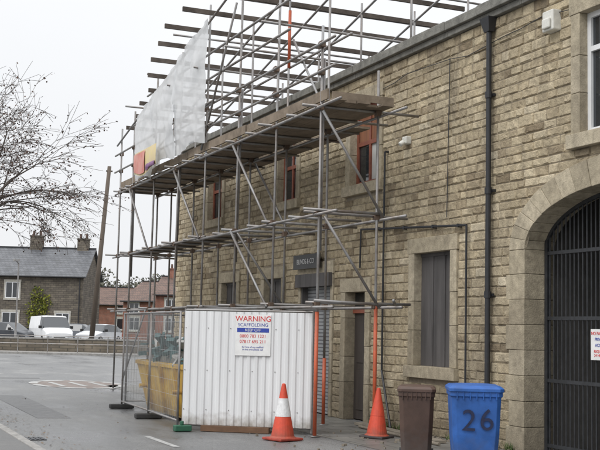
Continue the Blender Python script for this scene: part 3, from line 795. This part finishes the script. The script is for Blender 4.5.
Rv=Vector((.918,-.396,0)); Fv=Vector((.396,.918,0)); ang=math.atan2(-.396,.918)
CAM=Vector((-9.42,0,0))
def at(px,d):
    return CAM+Fv*d+Rv*d*((px-300)/1100-.002)
M_slate=brick_mat("slate_roof",(.12,.125,.135),(.09,.095,.105),(.05,.05,.055),.35,.22,.02,.45,.3)
M_dstone=brick_mat("weathered_stone",(.18,.155,.12),(.11,.095,.08),(.07,.06,.05),.45,.17)
M_rbrick=brick_mat("red_brick",(.36,.12,.07),(.29,.095,.06),(.20,.16,.13),.23,.085)
M_rtile=brick_mat("brown_tile_roof",(.16,.095,.07),(.13,.08,.06),(.06,.04,.035),.3,.25,.02,.6,.3)
M_pale=pbr("window_surround_paint",(.45,.43,.38),.7)
def house(name,origin,rot,Lx,Dy,ev,rg,wm,rm,chim=(),wins=(),z0=.3,door=None):
    e=empty(name,(origin.x,origin.y,z0),rot)
    w=B(); 
    w.add([(0,0,0),(Lx,0,0),(Lx,0,ev),(0,0,ev),(0,Dy,0),(Lx,Dy,0),(Lx,Dy,ev),(0,Dy,ev),(0,Dy/2,rg-.08),(Lx,Dy/2,rg-.08)],
      [(0,1,2,3),(5,4,7,6),(4,0,3,8,7),(1,5,6,9,2)])
    w.finish("walls",[wm],e)
    r=B(); o=.25; sl=(rg-ev)/(Dy/2)
    for s_ in(0,1):
        ya=-.3 if s_==0 else Dy+.3
        za=ev-.3*sl+.05
        vs=[(-o,ya,za),(Lx+o,ya,za),(Lx+o,Dy/2,rg),(-o,Dy/2,rg)]; vs2=[(x,y,z+.12) for x,y,z in vs]
        r.add(vs+vs2,[(0,1,2,3),(4,5,6,7),(0,1,5,4),(1,2,6,5),(2,3,7,6),(3,0,4,7)])
    r.finish("roof",[rm],e)
    r=B(); r.beam((-o,Dy/2,rg+.13),(Lx+o,Dy/2,rg+.13),.25,.12); r.tube((-.1,-.36,ev-.1),(Lx+.1,-.36,ev-.1),.06); r.tube((Lx-.3,-.1,0),(Lx-.3,-.1,ev-.1),.05); r.finish("ridge_and_gutter",[M_black],e)
    c=B()
    for cx_,cw,ch in chim:
        c.box(cx_-cw/2,cx_+cw/2,Dy/2-.35,Dy/2+.35,rg-.6,rg+ch); c.box(cx_-cw/2-.06,cx_+cw/2+.06,Dy/2-.41,Dy/2+.41,rg+ch,rg+ch+.12)
        for q in(-.28,.28): c.tube((cx_+q*cw,Dy/2,rg+ch+.12),(cx_+q*cw,Dy/2,rg+ch+.55),.12,.1,n=10,mi=1)
    if chim: c.finish("chimneys",[wm,M_rtile],e)
    g_=B()
    for wx,wz,ww,wh in wins:
        g_.box(wx-.14,wx+ww+.14,-.05,.02,wz-.16,wz,0); g_.box(wx-.14,wx+ww+.14,-.05,.02,wz+wh,wz+wh+.2,0)
        g_.box(wx-.12,wx,-.045,.02,wz,wz+wh,0); g_.box(wx+ww,wx+ww+.12,-.045,.02,wz,wz+wh,0)
        g_.box(wx,wx+ww,-.01,.015,wz,wz+wh,1)
        g_.box(wx,wx+ww,-.025,-.011,wz,wz+.07,2); g_.box(wx,wx+ww,-.025,-.011,wz+wh-.07,wz+wh,2); g_.box(wx+ww/2-.035,wx+ww/2+.035,-.026,-.011,wz+.07,wz+wh-.07,2)
        g_.box(wx,wx+.07,-.025,-.011,wz+.07,wz+wh-.07,2); g_.box(wx+ww-.07,wx+ww,-.025,-.011,wz+.07,wz+wh-.07,2)
    if wins: g_.finish("windows",[M_pale,M_glass,M_white],e)
    if door:
        g_=B(); g_.box(door,door+1,-.03,.02,0,2.1); g_.finish("door",[M_redframe],e)
    return e
d=95
hs=house("stone_house",at(-70,d),ang,13.6,8,5.6,8.15,M_dstone,M_slate,[(8.5,1.1,1.1),(12.7,1.0,.9)],[(1.2,3.6,1.2,1.4),(4.2,3.6,1.2,1.4),(6.9,3.6,1.2,1.4),(1.2,.9,1.4,1.5),(6.7,.9,1.4,1.5),(11.3,.9,1.2,1.5)],door=9.3)
def leaves(b,c,rad,n,s,mi=0,flat=None):
    for _ in range(n):
        while True:
            p=Vector((rnd(-1,1),rnd(-1,1),rnd(-1,1)))
            if p.length<1: break
        q=Vector((c[0]+p.x*rad[0],c[1]+p.y*rad[1],c[2]+p.z*rad[2]))
        u=Vector((rnd(-1,1),rnd(-1,1),rnd(-1,1))).normalized()*s*rnd(.6,1.3); w=u.cross(Vector((rnd(-1,1),rnd(-1,1),rnd(-1,1)))).normalized()*s*rnd(.4,.9)
        b.add([q-u,q-w*.7,q+u,q+w*.7],[(0,1,2,3)],mi,rnd(0,1))
iv=B()
for c in((10.0,-.1,3.0),(9.7,-.1,3.9),(10.2,-.1,1.8),(9.2,-.12,2.6),(10.4,-.1,3.2),(9.5,-.1,1.2)): leaves(iv,c,(.65,.2,.85),170,.12)
iv.finish("ivy",[leafmat("ivy_leaves",(.07,.10,.015),(.30,.30,.04))],hs)
house("brick_house",at(82,128),ang+.25,7.5,7,3.9,5.9,M_rbrick,M_rtile,[(1.2,.8,.7)],[(.8,1.0,1.6,1.3),(4.6,1.0,1.6,1.3),(4.6,2.9,1.4,.9)])
house("brick_house",at(128,112),ang-.5,6.5,7,4.0,6.0,M_rbrick,M_rtile,[(5,.8,.8)],[(.8,1.0,1.3,1.3),(3.6,1.0,1.6,1.3),(.8,2.7,1.2,1.1),(3.8,2.7,1.2,1.1)])
house("brick_house",at(160,108),ang-.1,9,7,4.6,6.4,M_rbrick,M_rtile,[(1,.8,.8)],[(1,1,1.3,1.3),(1,3,1.2,1.1),(5,3,1.2,1.1),(5,1,1.2,1.1)])
hl=B(); vs=[];fs=[]; nx,ny=60,10
for i in range(nx+1):
    for j in range(ny+1):
        x=-220+i*9; y=210+j*30; zz=-.5+(j/ny)**.8*15*(.7+.5*noise.noise(Vector((x*.008,y*.006,1))))
        vs.append((x,y,zz))
for i in range(nx):
    for j in range(ny):
        a_i=i*(ny+1)+j; fs.append((a_i,a_i+ny+1,a_i+ny+2,a_i+1))
hl.add(vs,fs); hl.finish("hills",[pbr("hillside",(.09,.11,.06),.95,var=.4,scale=.03)],smooth=True)
dt=B()
for i in range(85):
    px=rnd(-40,230); p=at(px,rnd(150,240)); hh=rnd(7,9.8)
    dt.tube((p.x,p.y,0),(p.x,p.y,hh*.7),.18,.06,n=5,mi=1)
    for k in range(6):
        leaves(dt,(p.x+rnd(-2,2),p.y+rnd(-2,2),hh*rnd(.3,.95)),(rnd(1.2,2.2),rnd(1.2,2.2),rnd(1,1.9)),70,.3)
dt.finish("distant_trees",[leafmat("winter_foliage",(.07,.07,.055),(.16,.155,.12)),M_timberd])
up=B(); p=at(97,68); q=at(105,68)
up.tube((p.x,p.y,.1),(p.x+(q.x-p.x)*1.5,p.y+(q.y-p.y)*1.5,11.6),.17,.12,n=12)
top=Vector((p.x+(q.x-p.x)*1.5,p.y+(q.y-p.y)*1.5,11.3)); up.tube(top+Vector((-.2,0,.0)),top+Vector((.2,0,0)),.05)
up.finish("utility_pole",[pbr("pole_timber",(.12,.095,.075),.85,var=.3,scale=3,streak=True)],smooth=True)
ll=B(); p=at(22,66); ll.tube((p.x,p.y,.1),(p.x,p.y,1.3),.075,n=10); ll.tube((p.x,p.y,1.3),(p.x,p.y,5.3),.045,n=10); ll.tube((p.x,p.y,5.3),(p.x-.25,p.y-.6,5.45),.035); ll.box(p.x-.42,p.x-.12,p.y-1.1,p.y-.6,5.4,5.52)
ll.finish("street_lamp",[M_galv],smooth=False)

# ------------------------------------------------------------ VEHICLES
M_tyre=pbr("tyre",(.02,.02,.02),.8); M_cglass=glass("car_glass",(.03,.035,.04),.08); M_head=pbr("headlamp",(.6,.62,.65),.15,metal=.3); M_tail=pbr("tail_lamp",(.4,.02,.02),.2)
M_rim=pbr("alloy_rim",(.4,.4,.41),.35,metal=.7)
def vehicle(name,pos,rot,col,st,W,wheels,cab):
    e=empty(name,tuple(pos),rot); m=pbr(name+"_paint",col,.25,var=.08,scale=2)
    b=B(); vs=[]
    for x,zb,zt,wf,wb_ in st:
        w=W/2*wb_
        vs+=[(x,-w*.94,.22),(x,-w,.45),(x,-w,zb),(x,-w*wf,zt),(x,-w*wf*.6,zt+.03),(x,w*wf*.6,zt+.03),(x,w*wf,zt),(x,w,zb),(x,w,.45),(x,w*.94,.22)]
    for k in range(len(st)-1):
        for i in range(10):
            fs_=(k*10+i,k*10+(i+1)%10,(k+1)*10+(i+1)%10,(k+1)*10+i)
            gl=0
            if (k in cab['side'] and i in(2,6)) or (k in cab['screen'] and i in(3,4,5)): gl=1
            b.f.append(list(fs_)); b.m.append(gl)
    for p_ in vs: b.v.append(Vector(p_)); b.c.append(.5)
    b.f.append(list(range(10))); b.m.append(0); b.f.append([len(vs)-10+i for i in range(10)][::-1]); b.m.append(0)
    b.finish("body",[m,M_cglass],e,bevel=.03)
    b=B()
    for wx in wheels:
        for s_ in(-1,1):
            b.tube((wx,s_*(W/2-.2),.32),(wx,s_*(W/2+.01),.32),.32,n=22,mi=0); b.tube((wx,s_*(W/2),.32),(wx,s_*(W/2+.02),.32),.2,n=16,mi=1)
    b.finish("wheels",[M_tyre,M_rim],e)
    b=B(); xf=st[-1][0]; xr=st[0][0]; zb=st[-1][1]
    for s_ in(-1,1):
        b.box(xf-.12,xf+.02,s_*W*.36-.16,s_*W*.36+.16,zb-.26,zb-.1,0); b.box(xr-.02,xr+.1,s_*W*.4-.1,s_*W*.4+.1,st[0][1]-.25,st[0][1]-.02,1)
        k=cab['mirror']; b.box(k-.06,k+.08,s_*(W/2+.1)-.1,s_*(W/2+.1)+.1,st[2][1]+.02,st[2][1]+.2,2)
    b.box(xf-.05,xf+.015,-W*.2,W*.2,zb-.3,zb-.14,2); b.box(xf-.02,xf+.025,-.26,.26,.38,.49,3); b.box(xf-.06,xf+.012,-W*.4,W*.4,.26,.36,2)
    b.box(xr-.025,xr,-.26,.26,.6,.71,3)
    b.finish("lamps_and_trim",[M_head,M_tail,M_tyre,M_txtw],e,bevel=.01)
car_st=[(-2.05,.85,.95,.85,.88),(-1.9,.9,1.2,.78,.96),(-1.35,.92,1.42,.74,1),(-.2,.92,1.46,.74,1),(.35,.92,1.42,.74,1),(1.05,.9,.96,.84,1),(1.85,.74,.8,.8,.95),(2.05,.62,.66,.8,.86)]
car_cab=dict(side=[1,2,3,4],screen=[0,4],mirror=.75)
van_st=[(-2.3,1.1,1.88,.88,.97),(-2.2,1.1,1.92,.88,1),(-.4,1.1,1.95,.88,1),(.6,1.1,1.95,.86,1),(.95,1.1,1.88,.84,1),(1.6,1.08,1.14,.86,1),(2.2,.92,.96,.84,.96),(2.35,.7,.75,.84,.88)]
van_cab=dict(side=[3,4],screen=[4],mirror=1.3)
def put(px,d): p=at(px,d); return Vector((p.x,p.y,.324))
toc=lambda p:math.atan2(-p.y,-9.42-p.x)
p=put(57,76); vehicle("parked_van",p,toc(p)+.25,(.78,.79,.8),van_st,1.95,(-1.4,1.5),van_cab)
p=put(16,77); vehicle("parked_car",p,toc(p)+.9,(.05,.055,.065),car_st,1.76,(-1.3,1.35),car_cab)
p=put(-14,79); vehicle("parked_car",p,toc(p)+.4,(.3,.31,.33),car_st,1.76,(-1.3,1.35),car_cab)
p=put(105,80); vehicle("parked_car",p,toc(p)-.5,(.6,.61,.63),car_st,1.76,(-1.3,1.35),car_cab)
p=put(86,88); vehicle("parked_car",p,toc(p)+1.3,(.16,.17,.19),car_st,1.76,(-1.3,1.35),car_cab)

# ------------------------------------------------------------ BARE TREE
tr=empty("bare_tree"); tb2=B(); lf=B()
random.seed(23)
def grow(p,d,l,r,dep):
    n=3 if dep<3 else 2
    for i in range(n):
        if dep>=2 and p.z<3.3 and d.z<0: return
        d2=(d+Vector((rnd(-.22,.22),rnd(-.22,.22),rnd(-.16,.16)-(.10 if dep>2 else -.03)))).normalized()
        q=p+d2*l/n; r2=r*(.86 if dep<4 else .8)
        tb2.tube(p,q,max(r,.0042),max(r2,.0032),n=8 if dep<2 else (5 if dep<4 else 3),cap=False)
        p=q;d=d2;r=r2
        if dep>=2 and dep<6 and random.random()<.82:
            sd=(d+Vector((rnd(-1,1),rnd(-1,1),rnd(-.6,.6)))*.9).normalized(); grow(p,sd,l*rnd(.45,.7),r*.55,dep+1)
        if dep>=4 and random.random()<.5:
            for _ in range(random.choice((1,1,2))):
                c=p+Vector((rnd(-.05,.05),rnd(-.05,.05),rnd(-.07,.02))); u=Vector((rnd(-1,1),rnd(-1,1),rnd(-1,1))).normalized()*rnd(.015,.034); w_=u.cross(Vector((rnd(-1,1),rnd(-1,1),rnd(-1,1)))).normalized()*.018
                lf.add([c-u,c-w_,c+u,c+w_],[(0,1,2,3)],0,rnd(0,1))
    if dep<6:
        for _ in range(2 if dep>0 else 4):
            sd=(d+Vector((rnd(-1,1),rnd(-1,1),rnd(-.45,.5)))*(.75)).normalized(); grow(p,sd,l*rnd(.66,.84),r*.7,dep+1)
base=Vector((-8.6,21.8,.1))
tb2.tube(base,base+Vector((.1,0,2.4)),.2,.15,n=12); 
for a_deg,el,ln_ in((0,.95,1.7),(-35,.75,1.6),(15,1.5,1.85),(-15,1.1,1.65),(40,.85,1.55),(100,.9,1.4),(160,.9,1.3),(220,.8,1.3),(280,.9,1.4)):
    a=math.radians(a_deg+rnd(-8,8)); grow(base+Vector((.1,0,2.3)),Vector((math.cos(a),math.sin(a),el)).normalized(),ln_,.08,1)
tb2.finish("trunk_and_branches",[pbr("bark",(.085,.07,.06),.9,var=.4,scale=8)],tr)
lf.finish("remaining_leaves",[leafmat("autumn_leaves",(.05,.03,.025),(.12,.07,.05))],tr)

# ------------------------------------------------------------ WORLD, SUN, CAMERA
w=bpy.data.worlds.new("World"); sc.world=w; w.use_nodes=True; nt=w.node_tree; N=nt.nodes.new; L=nt.links.new
bg=nt.nodes['Background']
SE,SR=math.radians(48),math.radians(250)
sky=N('ShaderNodeTexSky'); sky.sky_type='NISHITA'; sky.sun_disc=False; sky.sun_elevation=SE; sky.sun_rotation=SR; sky.air_density=1; sky.dust_density=4
tc=N('ShaderNodeTexCoord'); sx=N('ShaderNodeSeparateXYZ'); L(tc.outputs['Generated'],sx.inputs[0])
rp=N('ShaderNodeValToRGB'); rp.color_ramp.elements[0].position=0; rp.color_ramp.elements[0].color=(9.2,9.3,9.55,1); rp.color_ramp.elements[1].position=1; rp.color_ramp.elements[1].color=(22,22.3,22.8,1)
e=rp.color_ramp.elements.new(.35); e.color=(10.6,10.75,10.95,1)
L(sx.outputs['Z'],rp.inputs[0])
nz=N('ShaderNodeTexNoise'); nz.inputs['Scale'].default_value=2.2; nz.inputs['Detail'].default_value=5; L(tc.outputs['Generated'],nz.inputs['Vector'])
mrz=N('ShaderNodeMapRange'); mrz.inputs[1].default_value=.3; mrz.inputs[2].default_value=.7; mrz.inputs[3].default_value=.97; mrz.inputs[4].default_value=1.03; L(nz.outputs['Fac'],mrz.inputs[0])
cl=N('ShaderNodeVectorMath'); cl.operation='SCALE'; L(rp.outputs[0],cl.inputs[0]); L(mrz.outputs[0],cl.inputs['Scale'])
mx=N('ShaderNodeMix'); mx.data_type='RGBA'; mx.inputs['Factor'].default_value=.93; L(sky.outputs[0],mx.inputs['A']); L(cl.outputs[0],mx.inputs['B'])
L(mx.outputs['Result'],bg.inputs[0]); bg.inputs[1].default_value=.1
ld=bpy.data.lights.new("Sun",'SUN'); ld.energy=1.4; ld.angle=math.radians(35); ld.color=(1,.985,.96)
lo=bpy.data.objects.new("Sun",ld); sc.collection.objects.link(lo)
sd=Vector((math.sin(SR)*math.cos(SE),math.cos(SR)*math.cos(SE),math.sin(SE)))
lo.rotation_euler=(-sd).to_track_quat('-Z','Y').to_euler()
th=math.radians(23.35); ph=math.atan(105/1100); al=.022
F=Vector((math.sin(th)*math.cos(ph),math.cos(th)*math.cos(ph),math.sin(ph)))
R0=Vector((math.cos(th),-math.sin(th),0)); U0=R0.cross(F)
Rc=R0*math.cos(al)+U0*math.sin(al); Uc=U0*math.cos(al)-R0*math.sin(al)
cam=bpy.data.cameras.new("Camera"); co=bpy.data.objects.new("Camera",cam); sc.collection.objects.link(co)
Mx=Matrix((Rc,Uc,-F)).transposed().to_4x4(); Mx.translation=Vector((-9.42,0,1.7)); co.matrix_world=Mx
cam.lens=66; cam.sensor_width=36; cam.clip_end=3000; cam.clip_start=.1
sc.camera=co
sc.view_settings.view_transform='Standard'; sc.view_settings.look='None'; sc.view_settings.exposure=0
